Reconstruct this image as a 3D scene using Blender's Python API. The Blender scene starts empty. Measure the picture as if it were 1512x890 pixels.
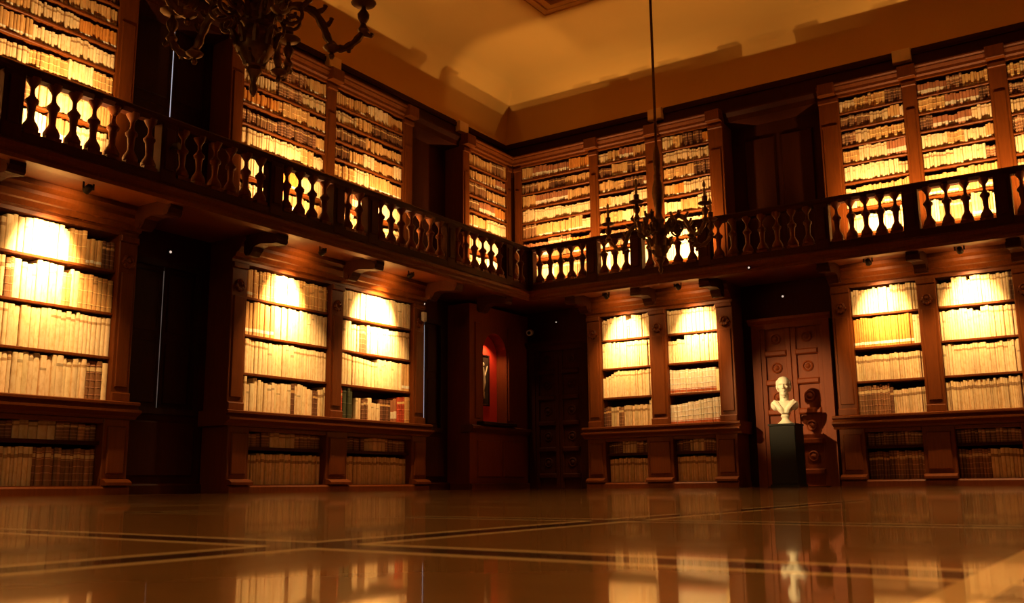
import bpy, math, random
from mathutils import Vector, Matrix
random.seed(7)
R = math.radians
scene = bpy.context.scene
col = scene.collection
FL = -0.0

# ------------------------------------------------------------------ materials
def new_mat(name):
    m = bpy.data.materials.new(name); m.use_nodes = True
    nt = m.node_tree
    return m, nt, nt.nodes['Principled BSDF']

def ramp_mix(nt, fac, a, b):
    mx = nt.nodes.new('ShaderNodeMix'); mx.data_type = 'RGBA'
    nt.links.new(fac, mx.inputs[0])
    mx.inputs[6].default_value = (*a, 1); mx.inputs[7].default_value = (*b, 1)
    return mx.outputs[2]

def wood(name, a, b, rough=.44, spec=.15, coat=.0):
    m, nt, p = new_mat(name)
    tc = nt.nodes.new('ShaderNodeTexCoord')
    mp = nt.nodes.new('ShaderNodeMapping'); mp.inputs['Scale'].default_value = (14, 14, 1.6)
    nz = nt.nodes.new('ShaderNodeTexNoise'); nz.inputs['Scale'].default_value = 2.2
    nz.inputs['Detail'].default_value = 5; nz.inputs['Distortion'].default_value = .6
    nt.links.new(tc.outputs['Object'], mp.inputs[0]); nt.links.new(mp.outputs[0], nz.inputs[0])
    nt.links.new(ramp_mix(nt, nz.outputs['Fac'], a, b), p.inputs['Base Color'])
    p.inputs['Roughness'].default_value = rough
    p.inputs['Specular IOR Level'].default_value = spec
    bp = nt.nodes.new('ShaderNodeBump'); bp.inputs['Strength'].default_value = .12; bp.inputs['Distance'].default_value = .004
    nt.links.new(nz.outputs['Fac'], bp.inputs['Height']); nt.links.new(bp.outputs[0], p.inputs['Normal'])
    return m

def plain(name, c, rough=.5, metal=0, spec=.5, var=.15, scale=6):
    m, nt, p = new_mat(name)
    tc = nt.nodes.new('ShaderNodeTexCoord')
    nz = nt.nodes.new('ShaderNodeTexNoise'); nz.inputs['Scale'].default_value = scale; nz.inputs['Detail'].default_value = 4
    nt.links.new(tc.outputs['Object'], nz.inputs[0])
    lo = tuple(x * (1 - var) for x in c); hi = tuple(min(1, x * (1 + var)) for x in c)
    nt.links.new(ramp_mix(nt, nz.outputs['Fac'], lo, hi), p.inputs['Base Color'])
    p.inputs['Roughness'].default_value = rough; p.inputs['Metallic'].default_value = metal
    p.inputs['Specular IOR Level'].default_value = spec
    return m

def emit(name, c, s):
    m, nt, p = new_mat(name)
    p.inputs['Base Color'].default_value = (*c, 1)
    p.inputs['Emission Color'].default_value = (*c, 1); p.inputs['Emission Strength'].default_value = s
    return m

M = {}
M['wood'] = wood('walnut', (.080, .017, .0020), (.165, .039, .005))
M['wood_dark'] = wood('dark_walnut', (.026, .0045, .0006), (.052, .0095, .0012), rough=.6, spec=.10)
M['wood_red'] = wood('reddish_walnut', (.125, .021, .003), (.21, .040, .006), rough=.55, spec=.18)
M['shutter'] = wood('blackened_wood', (.018, .005, .002), (.035, .009, .003), rough=.6, spec=.15)
M['bronze'] = plain('aged_bronze', (.15, .07, .022), .40, .6, var=.5, scale=30)
M['plaster'] = plain('ochre_plaster', (.70, .395, .10), .85, spec=.2, var=.06, scale=.7)
M['light_patch'] = plain('light_patch_paint', (.85, .62, .34), .8, spec=.2)  # pale colour standing for light falling on the frieze
M['marble'] = plain('white_marble', (.86, .80, .66), .4, var=.05, scale=5)
M['black'] = plain('black_paint', (.006, .005, .004), .55, spec=.15)
M['iron'] = plain('black_iron', (.03, .022, .018), .4, .4)
M['white_plastic'] = plain('white_plastic', (.75, .70, .65), .4)
M['red'] = plain('crimson_cloth', (.62, .035, .012), .75, spec=.2)
M['gilt'] = plain('gilt', (.75, .42, .12), .35, .9)
M['candle'] = plain('ivory_wax', (.55, .40, .2), .6)
M['lamp'] = emit('warm_lamp', (1, .72, .36), 12)
M['led'] = emit('indicator_light', (1, .75, .6), .8)
M['day'] = emit('daylight_pane', (.9, .88, 1.0), .55)
M['day_dim'] = emit('dim_daylight_pane', (1, .8, .65), .07)
M['figure'] = plain('pale_figure_paint', (.75, .55, .28), .6)
M['canvas'] = plain('dark_canvas', (.05, .025, .012), .45, var=.5, scale=9)

def book_mat():
    m, nt, p = new_mat('book_bindings')
    at = nt.nodes.new('ShaderNodeAttribute'); at.attribute_name = 'Col'
    tc = nt.nodes.new('ShaderNodeTexCoord')
    mp = nt.nodes.new('ShaderNodeMapping'); mp.inputs['Scale'].default_value = (9, 9, 5)
    nz = nt.nodes.new('ShaderNodeTexNoise'); nz.inputs['Scale'].default_value = 3; nz.inputs['Detail'].default_value = 6
    geo = nt.nodes.new('ShaderNodeNewGeometry')
    nt.links.new(geo.outputs['Position'], mp.inputs[0]); nt.links.new(mp.outputs[0], nz.inputs[0])
    rp = nt.nodes.new('ShaderNodeValToRGB')
    rp.color_ramp.elements[0].position = .28; rp.color_ramp.elements[0].color = (.80, .68, .52, 1)
    rp.color_ramp.elements[1].position = .55; rp.color_ramp.elements[1].color = (1, 1, 1, 1)
    nt.links.new(nz.outputs['Fac'], rp.inputs[0])
    mx = nt.nodes.new('ShaderNodeMix'); mx.data_type = 'RGBA'; mx.blend_type = 'MULTIPLY'; mx.inputs[0].default_value = .8
    nt.links.new(at.outputs['Color'], mx.inputs[6]); nt.links.new(rp.outputs[0], mx.inputs[7])
    nt.links.new(mx.outputs[2], p.inputs['Base Color'])
    p.inputs['Roughness'].default_value = .62; p.inputs['Specular IOR Level'].default_value = .25
    return m
M['book'] = book_mat()

def floor_mat():
    m, nt, p = new_mat('polished_terrazzo')
    N, L = nt.nodes, nt.links
    geo = N.new('ShaderNodeNewGeometry')
    sx = N.new('ShaderNodeSeparateXYZ'); L.new(geo.outputs['Position'], sx.inputs[0])
    def math_(op, a, b=None, clamp=False):
        n = N.new('ShaderNodeMath'); n.operation = op; n.use_clamp = clamp
        for i, v in enumerate((a, b)):
            if v is None: continue
            if isinstance(v, (int, float)): n.inputs[i].default_value = v
            else: L.new(v, n.inputs[i])
        return n.outputs[0]
    X, Y = sx.outputs[0], sx.outputs[1]
    # strips running along x (skewed lattice), period .65 ; strips running along y, period 1.62
    a = math_('ADD', Y, math_('MULTIPLY', math_('SUBTRACT', X, 9.2), .10)); a = math_('ADD', a, 13.98)
    b = math_('ADD', X, math_('MULTIPLY', math_('ADD', Y, 13.9), .045)); b = math_('SUBTRACT', b, 9.145)
    def dist(v, per):
        q = math_('FRACT', math_('ADD', math_('DIVIDE', v, per), .5))
        return math_('MULTIPLY', math_('ABSOLUTE', math_('SUBTRACT', q, .5)), per)
    da, db = dist(a, .64), dist(b, 1.28)
    dd = math_('MINIMUM', da, db)
    c = math_('SUBTRACT', X, math_('ADD', 9.712, 0.0)); dc = math_('ABSOLUTE', c)
    dark = math_('LESS_THAN', dd, .026)
    edge = math_('MULTIPLY', math_('LESS_THAN', dd, .040), math_('SUBTRACT', 1, dark))
    pale = math_('LESS_THAN', dist(math_('SUBTRACT', X, 9.712), 2.56), .013)
    nz = N.new('ShaderNodeTexNoise'); nz.inputs['Scale'].default_value = 28; nz.inputs['Detail'].default_value = 6
    L.new(geo.outputs['Position'], nz.inputs[0])
    base = ramp_mix(nt, nz.outputs['Fac'], (.16, .060, .010), (.27, .11, .022))
    def over(colr, fac, rgb):
        mx = N.new('ShaderNodeMix'); mx.data_type = 'RGBA'; L.new(fac, mx.inputs[0]); L.new(colr, mx.inputs[6]); mx.inputs[7].default_value = (*rgb, 1)
        return mx.outputs[2]
    c1 = over(base, dark, (.045, .012, .005)); c2 = over(c1, edge, (.85, .50, .17)); c3 = over(c2, pale, (.85, .50, .17))
    L.new(c3, p.inputs['Base Color'])
    p.inputs['Roughness'].default_value = .34; p.inputs['IOR'].default_value = 1.35; p.inputs['Specular IOR Level'].default_value = .3
    p.inputs['Coat Weight'].default_value = .8; p.inputs['Coat Roughness'].default_value = .04; p.inputs['Coat IOR'].default_value = 1.5
    n2 = N.new('ShaderNodeTexNoise'); n2.inputs['Scale'].default_value = 3.0; n2.inputs['Detail'].default_value = 3
    L.new(geo.outputs['Position'], n2.inputs[0])
    bp = N.new('ShaderNodeBump'); bp.inputs['Strength'].default_value = .05; bp.inputs['Distance'].default_value = .01
    L.new(n2.outputs['Fac'], bp.inputs['Height']); L.new(bp.outputs[0], p.inputs['Normal'])
    return m
M['floor'] = floor_mat()

# ------------------------------------------------------------------ helpers
ROT = {'A': math.pi / 2, 'B': 0.0}
def wpos(wall, s, d, z):
    return Vector((d, s, z)) if wall == 'A' else Vector((s, -d, z))

class MB:
    """collects shapes in wall coordinates (s along, d out from the wall, z up)"""
    def __init__(self): self.v = []; self.f = []; self.c = []
    def add(self, verts, faces, c=None):
        n = len(self.v); self.v += [tuple(x) for x in verts]
        for fc in faces: self.f.append(tuple(i + n for i in fc)); self.c.append(c)
    def box(self, s0, s1, d0, d1, z0, z1, c=None):
        vs = [(s, d, z) for z in (z0, z1) for d in (d0, d1) for s in (s0, s1)]
        self.add(vs, [(0, 1, 3, 2), (4, 6, 7, 5), (0, 4, 5, 1), (2, 3, 7, 6), (0, 2, 6, 4), (1, 5, 7, 3)], c)
    def bbox(self, s0, s1, d0, d1, z0, z1, b=.008):
        """box with a bevelled front"""
        vs = []
        for (s, z) in ((s0, z0), (s1, z0), (s1, z1), (s0, z1)): vs.append((s, d0, z))
        for (s, z) in ((s0, z0), (s1, z0), (s1, z1), (s0, z1)): vs.append((s, d1 - b, z))
        for (s, z) in ((s0 + b, z0 + b), (s1 - b, z0 + b), (s1 - b, z1 - b), (s0 + b, z1 - b)): vs.append((s, d1, z))
        fs = [(3, 2, 1, 0), (8, 9, 10, 11)]
        for k in range(4):
            j = (k + 1) % 4
            fs += [(k, j, j + 4, k + 4), (k + 4, j + 4, j + 8, k + 8)]
        self.add(vs, fs)
    def extr(self, prof, s0, s1, m0=0, m1=0, dref=0):
        """polygon of (d, z) run along s; m0/m1 mitre the ends by (d - dref)"""
        n = len(prof)
        vs = [(s0 + m0 * (d - dref), d, z) for d, z in prof] + [(s1 + m1 * (d - dref), d, z) for d, z in prof]
        fs = [tuple(range(n))[::-1], tuple(range(n, 2 * n))]
        for k in range(n): j = (k + 1) % n; fs.append((k, j, j + n, k + n))
        self.add(vs, fs)
    def extr_d(self, prof, s0, s1): self.extr(prof, s0, s1)
    def lathe(self, prof, s, d, seg=12, z0=0, c=None, sq=1.0):
        vs = []; n = len(prof)
        for r, z in prof:
            for k in range(seg):
                t = 2 * math.pi * k / seg
                vs.append((s + r * math.cos(t), d + r * math.sin(t) * sq, z0 + z))
        fs = [(i * seg + k, i * seg + (k + 1) % seg, (i + 1) * seg + (k + 1) % seg, (i + 1) * seg + k) for i in range(n - 1) for k in range(seg)]
        fs += [tuple(range(seg))[::-1], tuple(range((n - 1) * seg, n * seg))]
        self.add(vs, fs, c)
    def disc_front(self, s, d, z, r, prof, seg=14):
        """turned rosette facing the room: prof (radius, out)"""
        vs = []; n = len(prof)
        for rr, o in prof:
            for k in range(seg):
                t = 2 * math.pi * k / seg
                vs.append((s + r * rr * math.cos(t), d + o, z + r * rr * math.sin(t)))
        fs = [(i * seg + k, i * seg + (k + 1) % seg, (i + 1) * seg + (k + 1) % seg, (i + 1) * seg + k) for i in range(n - 1) for k in range(seg)]
        fs += [tuple(range(seg))[::-1], tuple(range((n - 1) * seg, n * seg))]
        self.add(vs, fs)
    def tube(self, pts, rads, seg=8, c=None):
        pts = [Vector(p) for p in pts]; n = len(pts); vs = []
        up = Vector((0.13, .31, 1)).normalized(); prev = None
        for i, p in enumerate(pts):
            t = (pts[min(i + 1, n - 1)] - pts[max(i - 1, 0)]).normalized()
            if prev is None: a = t.orthogonal().normalized()
            else: a = (prev - t * prev.dot(t)).normalized()
            prev = a; b = t.cross(a)
            r = rads[i] if isinstance(rads, (list, tuple)) else rads
            for k in range(seg):
                th = 2 * math.pi * k / seg
                vs.append(p + a * (r * math.cos(th)) + b * (r * math.sin(th)))
        fs = [(i * seg + k, i * seg + (k + 1) % seg, (i + 1) * seg + (k + 1) % seg, (i + 1) * seg + k) for i in range(n - 1) for k in range(seg)]
        fs += [tuple(range(seg))[::-1], tuple(range((n - 1) * seg, n * seg))]
        self.add(vs, fs, c)
    def mesh(self, name, origin=(0, 0, 0), smooth=False):
        os_, od, oz = origin
        me = bpy.data.meshes.new(name)
        me.from_pydata([(s - os_, -(d - od), z - oz) for s, d, z in self.v], [], self.f)
        me.validate(); me.update()
        import bmesh
        bm = bmesh.new(); bm.from_mesh(me); bmesh.ops.recalc_face_normals(bm, faces=bm.faces); bm.to_mesh(me); bm.free()
        if smooth:
            for p in me.polygons: p.use_smooth = True
            try: me.set_sharp_from_angle(angle=R(40))
            except Exception: pass
        if any(c is not None for c in self.c):
            at = me.color_attributes.new('Col', 'FLOAT_COLOR', 'CORNER')
            for p, c in zip(me.polygons, self.c):
                for li in p.loop_indices: at.data[li].color = (*(c or (.5, .5, .5)), 1)
        return me
    def build(self, name, mat, wall='B', origin=(0, 0, 0), parent=None, smooth=False):
        me = self.mesh(name, origin, smooth); me.materials.append(mat)
        o = bpy.data.objects.new(name, me); col.objects.link(o)
        if parent is not None:
            # parent is an Empty placed with wpos / ROT of the same wall at parent['_o']
            po = PO.get(parent.name, origin)
            o.parent = parent
            o.location = (origin[0] - po[0], -(origin[1] - po[1]), origin[2] - po[2])
        else:
            o.location = wpos(wall, *origin); o.rotation_euler = (0, 0, ROT[wall])
        return o
PO = {}
def empty(name, wall, origin, label=None, cat=None, group=None, kind=None):
    o = bpy.data.objects.new(name, None); col.objects.link(o)
    o.empty_display_size = .1
    o.location = wpos(wall, *origin); o.rotation_euler = (0, 0, ROT[wall]); PO[o.name] = origin
    tag(o, label, cat, group, kind); return o
def tag(o, label=None, cat=None, group=None, kind=None):
    if label: o['label'] = label
    if cat: o['category'] = cat
    if group: o['group'] = group
    if kind: o['kind'] = kind
    return o
def part(fn, name, mat, parent, origin=None, smooth=False):
    m = MB(); fn(m)
    return m.build(name, mat, origin=origin or PO[parent.name], parent=parent, smooth=smooth)

# ------------------------------------------------------------------ camera (fitted to the photograph)
CAM = Vector((9.795, -14.623, .05))
yaw, pitch, roll = R(-33.5345), R(10.7554), R(-.5646)
cy, sy = math.cos(yaw), math.sin(yaw)
r0 = Vector((cy, -sy, 0)); f0 = Vector((sy, cy, 0)); u0 = Vector((0, 0, 1))
fw = f0 * math.cos(pitch) + u0 * math.sin(pitch); u1 = u0 * math.cos(pitch) - f0 * math.sin(pitch)
rr = r0 * math.cos(roll) + u1 * math.sin(roll); uu = u1 * math.cos(roll) - r0 * math.sin(roll)
cd = bpy.data.cameras.new('camera'); cam = bpy.data.objects.new('camera', cd); col.objects.link(cam)
mw = Matrix((rr, uu, -fw)).transposed().to_4x4(); mw.translation = CAM
cam.matrix_world = mw
FPX = 1436.6
cd.sensor_width = 36; cd.lens = FPX / 1512 * 36; cd.clip_start = .02; cd.clip_end = 100
cd.dof.use_dof = True; cd.dof.focus_distance = 13; cd.dof.aperture_fstop = 14
scene.camera = cam
def project(p):
    v = p - CAM; z = v.dot(fw)
    return (756 + FPX * v.dot(rr) / z, 445 - FPX * v.dot(uu) / z)

# ------------------------------------------------------------------ room shell
RX, RY, ZC = 11.6, -17.5, 7.45         # right wall, back wall, flat ceiling
ZW = 6.41                              # top of the wainscot / spring of the cove
m = MB(); m.box(-.3, RX + .3, -.3, -RY + .3, -.2, 0)
tag(m.build('floor', M['floor']), 'polished brown stone floor with dark and pale inlaid strips', kind='structure')

def wall_with_holes(m, s0, s1, z0, z1, d0, d1, holes):
    """holes: (a, b, za, zb) non overlapping in s ranges grouped by a,b"""
    cuts = sorted({(a, b) for a, b, _, _ in holes}); s = s0
    for a, b in cuts:
        if a > s: m.box(s, a, d0, d1, z0, z1)
        zz = z0
        for _, _, za, zb in sorted(h for h in holes if (h[0], h[1]) == (a, b)):
            m.box(a, b, d0, d1, zz, za); zz = zb
        m.box(a, b, d0, d1, zz, z1); s = b
    m.box(s, s1, d0, d1, z0, z1)
WIN = [(-8.15, -6.85, .92, 2.75), (-8.15, -6.85, 3.5, 6.0), (-2.72, -1.95, .92, 2.75)]
m = MB(); wall_with_holes(m, RY - .3, 0, 0, ZW, -.3, 0, WIN)
m.build('wall_left', M['wood_dark'], 'A')['kind'] = 'structure'
m = MB(); m.box(-.3, RX + .3, -.3, 0, 0, ZW)
for a, b in ((4.56, 5.86),):             # upper wall panelling between the cases
    for (x0, x1) in ((a + .1, (a + b) / 2 - .05), ((a + b) / 2 + .05, b - .1)):
        for z0, z1 in ((3.4, 4.2), (4.3, 5.5)): m.bbox(x0, x1, 0, .035, z0, z1, .02)
m.build('wall_back', M['wood_dark'])['kind'] = 'structure'
m = MB(); m.box(RX, RX + .3, 0, -RY, 0, ZW)
m.build('wall_right', M['wood_dark'])['kind'] = 'structure'
m = MB(); m.box(-.3, RX + .3, -RY, -RY + .3, 0, ZW)
m.build('wall_front', M['wood_dark'])['kind'] = 'structure'
# cove and ceiling: nested rectangles
m = MB(); prof = []
for k in range(13):
    t = k / 12 * math.pi / 2
    prof.append((1.15 * (1 - math.cos(t)), ZW + (ZC - ZW) * math.sin(t)))
rings = [((-.3, ZW), ), ]
def ring(off, z): return [(off, off, z), (RX - off, off, z), (RX - off, -RY - off, z), (off, -RY - off, z)]
vs = []; fs = []
for off, z in prof: vs += ring(off, z)
for i in range(len(prof) - 1):
    for k in range(4):
        j = (k + 1) % 4; fs.append((i * 4 + k, i * 4 + j, i * 4 + 4 + j, i * 4 + 4 + k))
n = len(vs); fs.append((n - 4, n - 3, n - 2, n - 1))
# outer shell so that the cove has real thickness
vs += ring(-.3, ZW) + ring(-.3, ZC + .3)
for k in range(4):
    j = (k + 1) % 4; fs += [(k, j, n + j, n + k), (n + k, n + j, n + 4 + j, n + 4 + k)]
fs.append((n + 4, n + 5, n + 6, n + 7))
m.add(vs, fs)
o = m.build('ceiling', M['plaster'], smooth=True); tag(o, kind='structure')
# rectangular moulding on the flat ceiling
m = MB()
def frame_ring(o0, o1, z0, z1):
    a, b = ring(o0, z0), ring(o1, z0); c_, d_ = ring(o0, z1), ring(o1, z1)
    v = a + b + c_ + d_; f = []
    for k in range(4):
        j = (k + 1) % 4
        f += [(k, j, 4 + j, 4 + k), (8 + k, 12 + k, 12 + j, 8 + j), (k, 8 + k, 8 + j, j), (4 + k, 4 + j, 12 + j, 12 + k)]
    m.add(v, f)
frame_ring(2.27, 2.33, ZC - .05, ZC + .01); frame_ring(2.33, 2.43, ZC - .03, ZC + .01); frame_ring(2.50, 2.60, ZC - .06, ZC + .01)
m.build('trim_1', M['plaster'])['kind'] = 'structure'
tag(bpy.data.objects['trim_1'], 'rectangular plaster moulding framing the flat of the ceiling')
# picture rail under the cove
def rail_top(name, wall, s0, s1, m0, m1):
    m = MB(); m.extr([(-.01, 6.30), (.02, 6.30), (.03, 6.34), (.03, 6.37), (-.01, 6.37)], s0, s1, m0, m1)
    m.build(name, M['wood_dark'], wall)['kind'] = 'structure'
rail_top('trim_2', 'A', RY, 0, 0, -1); rail_top('trim_3', 'B', 0, RX, 1, 0)

# ------------------------------------------------------------------ windows behind dark shutters (left wall)
def window(n, a, b, za, zb, gap, glow, slit, label):
    e = empty('window_%d' % n, 'A', (a, 0, za), label, kind='structure')
    def fr(m):
        w = .07
        m.box(a, a + w, -.2, .03, za, zb); m.box(b - w, b, -.2, .03, za, zb)
        m.box(a + w, b - w, -.2, .03, zb - w, zb); m.box(a + w, b - w, -.2, .05, za, za + w)
    part(fr, 'window_frame', M['shutter'], e)
    part(lambda m: m.box(a + .07, b - .07, -.19, -.17, za + .07, zb - .07), 'window_pane', glow, e)
    for (x0, x1) in ((a + .07, gap - slit / 2), (gap + slit / 2, b - .07)):
        def sh(m):
            m.box(x0, x1, -.05, -.035, za + .07, zb - .07)
            nn = 2
            for k in range(nn):
                h = (zb - za - .14) / nn
                m.bbox(x0 + .05, x1 - .05, -.036, -.02, za + .07 + k * h + .06, za + .07 + (k + 1) * h - .06, .01)
        part(sh, 'shutter', M['shutter'], e)
window(1, *WIN[0], -7.38, M['day_dim'], .022, 'lower window with nearly closed dark shutters and a thin chink')
window(2, *WIN[1], -7.43, M['day'], .022, 'upper window with dark shutters and a bright chink of daylight')
window(3, *WIN[2], -2.38, M['day'], .042, 'narrow dark shuttered window beside the red niche')
# threshold boards under the windows
for i, (a, b) in enumerate(((-8.3, -6.75), (-2.75, -1.8))):
    m = MB(); m.extr([(0, 0), (.06, 0), (.06, .10), (.04, .12), (0, .12)], a, b)
    m.bbox(a + .12, b - .12, 0, .03, .2, .84, .02)
    o = m.build('baseboard_left', M['wood_dark'], 'A'); tag(o, kind='structure')

# ------------------------------------------------------------------ panelled doors (end wall)
def door(n, a, b, ztop, mat, label):
    e = empty('door_%d' % n, 'B', (a, 0, 0), label, kind='structure')
    def fr(m):
        w = .13
        m.box(a, a + w, 0, .09, 0, ztop); m.box(b - w, b, 0, .09, 0, ztop)
        m.extr([(0, ztop), (.09, ztop), (.14, ztop + .05), (.14, ztop + .09), (0, ztop + .09)], a - .04, b + .04)
        m.box(a + w, b - w, 0, .09, ztop - .08, ztop)
    part(fr, 'door_frame', mat, e)
    mid = (a + b) / 2
    zs = [.05 + k * .445 for k in range(6)]
    for (x0, x1) in ((a + .13, mid - .004), (mid + .004, b - .13)):
        lf = part(lambda m: m.box(x0, x1, 0, .045, .01, ztop - .08), 'door_leaf', mat, e)
        PO[lf.name] = PO[e.name]
        # stiles and rails stand proud of the sunk panels
        def st(m):
            m.bbox(x0, x0 + .075, .045, .075, .01, ztop - .08, .006); m.bbox(x1 - .075, x1, .045, .075, .01, ztop - .08, .006)
            for z in [0.22 + k * .447 for k in range(5)]: m.bbox(x0 + .06, x1 - .06, .045, .10, z - .045, z + .045, .02)
        q = MB(); st(q); o = q.build('rail_frame', mat, origin=PO[e.name], parent=lf); o.location = (0, 0, 0)
        for k in range(5):
            zc = .445 + k * .447
            if zc > ztop - .12: continue
            q = MB(); q.disc_front((x0 + x1) / 2, .045, zc, .085, [(1, 0), (1, .012), (.78, .022), (.66, .008), (.5, .008), (.34, .026), (.02, .034)])
            o = q.build('boss', mat, origin=PO[e.name], parent=lf, smooth=True); o.location = (0, 0, 0)
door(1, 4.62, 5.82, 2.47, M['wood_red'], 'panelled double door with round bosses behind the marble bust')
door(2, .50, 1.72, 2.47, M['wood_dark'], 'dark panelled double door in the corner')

# ------------------------------------------------------------------ bookcases
SH = .034
def boss_prof(): return [(1, 0), (1, .02), (.7, .035), (.5, .02), (.25, .045), (.02, .05)]
def pilaster(parent, s0, s1, z0, z1, d0, d1, boss=True, mat=None):
    mat = mat or M['wood']
    def f(m):
        w = s1 - s0
        m.bbox(s0, s1, d0, d1, z0, z1, .01)
        e = .016
        m.bbox(s0 - .0, s1 + .0, d1 - .005, d1 + .03, z0, z0 + .10, .01)
        m.bbox(s0, s1, d1 - .005, d1 + .03, z1 - .07, z1, .01)
        if w > .12: m.bbox(s0 + .04, s1 - .04, d1 - .004, d1 + e, z0 + .16, z1 - .42, .008)
    p = part(f, 'pilaster', mat, parent)
    if boss:
        po = PO[parent.name]; q = MB(); q.disc_front((s0 + s1) / 2, d1, z1 - .27, .065, boss_prof())
        # little carved mask: lobes round the boss
        for k in range(5):
            t = R(200 + k * 35)
            q.disc_front((s0 + s1) / 2 + .06 * math.cos(t), d1, z1 - .27 + .075 * math.sin(t), .028, [(1, 0), (.8, .03), (.1, .036)], 8)
        o = q.build('carved_boss', mat, origin=po, parent=p, smooth=True); o.location = (0, 0, 0)
    return p
def shelf_part(parent, a, b, z, d0=.06, d1=.40, th=SH):
    part(lambda m: m.bbox(a, b, d0, d1, z - th, z, .006), 'shelf', M['wood'], parent)

LOW = [.985, 1.47, 1.95, 2.425]; LTOP = 2.82
UP = [3.24, 3.62, 4.00, 4.40, 4.69, 4.965, 5.235, 5.49]; UTOP = 5.74
def lower_case(wall, s0, s1, bays, label):
    e = empty('bookcase', wall, (s0, 0, 0), label, 'bookcase', 'lower bookcases')
    part(lambda m: m.box(s0 + .04, s1 - .04, .0, .03, .02, 3.0), 'back_panel', M['wood_dark'], e)
    # plinth, ledge, entablature
    part(lambda m: m.extr([(.0, 0), (.56, 0), (.56, .07), (.54, .09), (.52, .09), (.52, .10), (0, .10)], s0, s1), 'plinth', M['wood'], e)
    part(lambda m: m.extr([(.03, .80), (.50, .80), (.52, .83), (.58, .86), (.60, .87), (.60, .895), (.55, .90), (.53, .93), (.55, .945), (.57, .95), (.57, .975), (.545, .985), (.03, .985)], s0 - .07, s1 + .07), 'ledge', M['wood'], e)
    part(lambda m: m.extr([(.03, LTOP), (.44, LTOP), (.44, 2.86), (.47, 2.88), (.49, 2.88), (.52, 2.93), (.55, 2.94), (.60, 2.99), (.60, 3.03), (.65, 3.07), (.65, 3.12), (.03, 3.12)], s0, s1), 'cornice', M['wood'], e)
    edges = [s0] + [x for b in bays for x in b] + [s1]
    for i in range(0, len(edges), 2):
        a, b = edges[i], edges[i + 1]
        pilaster(e, a, b, .985, LTOP, .03, .45)
        # wider pier below the ledge
        lo = a - (.0 if i == 0 else .08); hi = b + (.0 if i == len(edges) - 2 else .08)
        def pier(m):
            m.bbox(lo, hi, .03, .50, .10, .80, .01)
            m.bbox(lo + .05, hi - .05, .49, .52, .22, .72, .012)
            m.extr([(.48, .10), (.60, .10), (.60, .13), (.55, .16), (.48, .17)], lo, hi)
        part(pier, 'pier', M['wood'], e)
    for a, b in bays:
        for z in LOW[1:]: shelf_part(e, a, b, z)
        part(lambda m: m.box(a, b, .04, .44, .56 - .04, .56), 'shelf', M['wood_dark'], e)
        part(lambda m: m.bbox(a + .08, b - .08, .40, .49, .745, .80, .01), 'top_rail', M['wood'], e)
    return e
def upper_case(wall, s0, s1, bays, label, mit=0):
    e = empty('bookcase', wall, (s0, 0, 3.22), label, 'bookcase', 'upper bookcases on the gallery')
    part(lambda m: m.box(s0, s1, 0, .03, 3.22, 5.9), 'back_panel', M['wood_dark'], e)
    m0, m1 = (1, 0) if mit == 1 else ((0, -1) if mit == -1 else (0, 0))
    a0 = 0 if mit == 1 else s0; a1 = 0 if mit == -1 else s1
    part(lambda m: m.extr([(.0, UTOP), (.41, UTOP), (.41, 5.78), (.44, 5.80), (.44, 5.84), (.47, 5.88), (.47, 5.90), (.49, 5.92), (.49, 5.94), (.0, 5.94)], a0 if not mit else (0), a1, m0, m1), 'cornice', M['wood'], e)
    edges = [s0] + [x for b in bays for x in b] + [s1]
    for i in range(0, len(edges), 2):
        a, b = edges[i], edges[i + 1]
        if b - a > .02: 
            pilaster(e, a, b, 3.22, UTOP, .03, .405, boss=False)
            part(lambda m: (m.bbox((a + b) / 2 - .12, (a + b) / 2 + .12, .38, .53, 5.775, 5.955, .008),) , 'ressaut', M['wood'], e) if abs(a) > .5 and abs(b) > .5 else None
    for a, b in bays:
        for z in UP[1:]: shelf_part(e, a, b, z, th=.028)
        part(lambda m: m.box(a, b, .04, .40, 3.222, 3.24), 'shelf', M['wood'], e)
    return e

LB = {  # bays of the lower cases
 'A0': ('A', -11.58, -10.07), 'A1': ('A', -9.86, -8.33), 'A2': ('A', -6.51, -5.02), 'A3': ('A', -4.78, -3.24),
 'B1': ('B', 2.15, 3.05), 'B2': ('B', 3.34, 4.20), 'B3': ('B', 6.24, 7.15), 'B4': ('B', 7.40, 8.35), 'B5': ('B', 8.60, 9.5)}
lower_case('A', -11.8, -8.10, [(-11.58, -10.07), (-9.86, -8.33)], 'tall walnut bookcase at the left edge of the room, below the gallery')
lower_case('A', -6.76, -2.98, [(-6.51, -5.02), (-4.78, -3.24)], 'two-bay walnut bookcase below the gallery, between two shuttered windows')
lower_case('B', 1.90, 4.47, [(2.15, 3.05), (3.34, 4.20)], 'two-bay walnut bookcase between the dark corner door and the door behind the bust')
lower_case('B', 5.97, 9.75, [(6.24, 7.15), (7.40, 8.35), (8.60, 9.5)], 'walnut bookcase below the gallery to the right of the bust')
UB = {
 'uA0': ('A', -11.58, -10.05), 'uA1': ('A', -9.86, -8.50), 'uA2': ('A', -6.66, -5.17), 'uA3': ('A', -4.97, -3.48), 'uA4': ('A', -1.72, -.58),
 'uB1': ('B', .60, 2.0), 'uB2': ('B', 2.17, 3.08), 'uB3': ('B', 3.38, 4.20), 'uB4': ('B', 6.28, 7.18), 'uB5': ('B', 7.38, 8.32), 'uB6': ('B', 8.55, 9.5)}
upper_case('A', -11.8, -8.25, [(-11.58, -10.05), (-9.86, -8.50)], 'gallery bookcase at the upper left, left of the bright chink of daylight')
upper_case('A', -6.88, -3.25, [(-6.66, -5.17), (-4.97, -3.48)], 'two-bay gallery bookcase behind the arm of the near chandelier')
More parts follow.
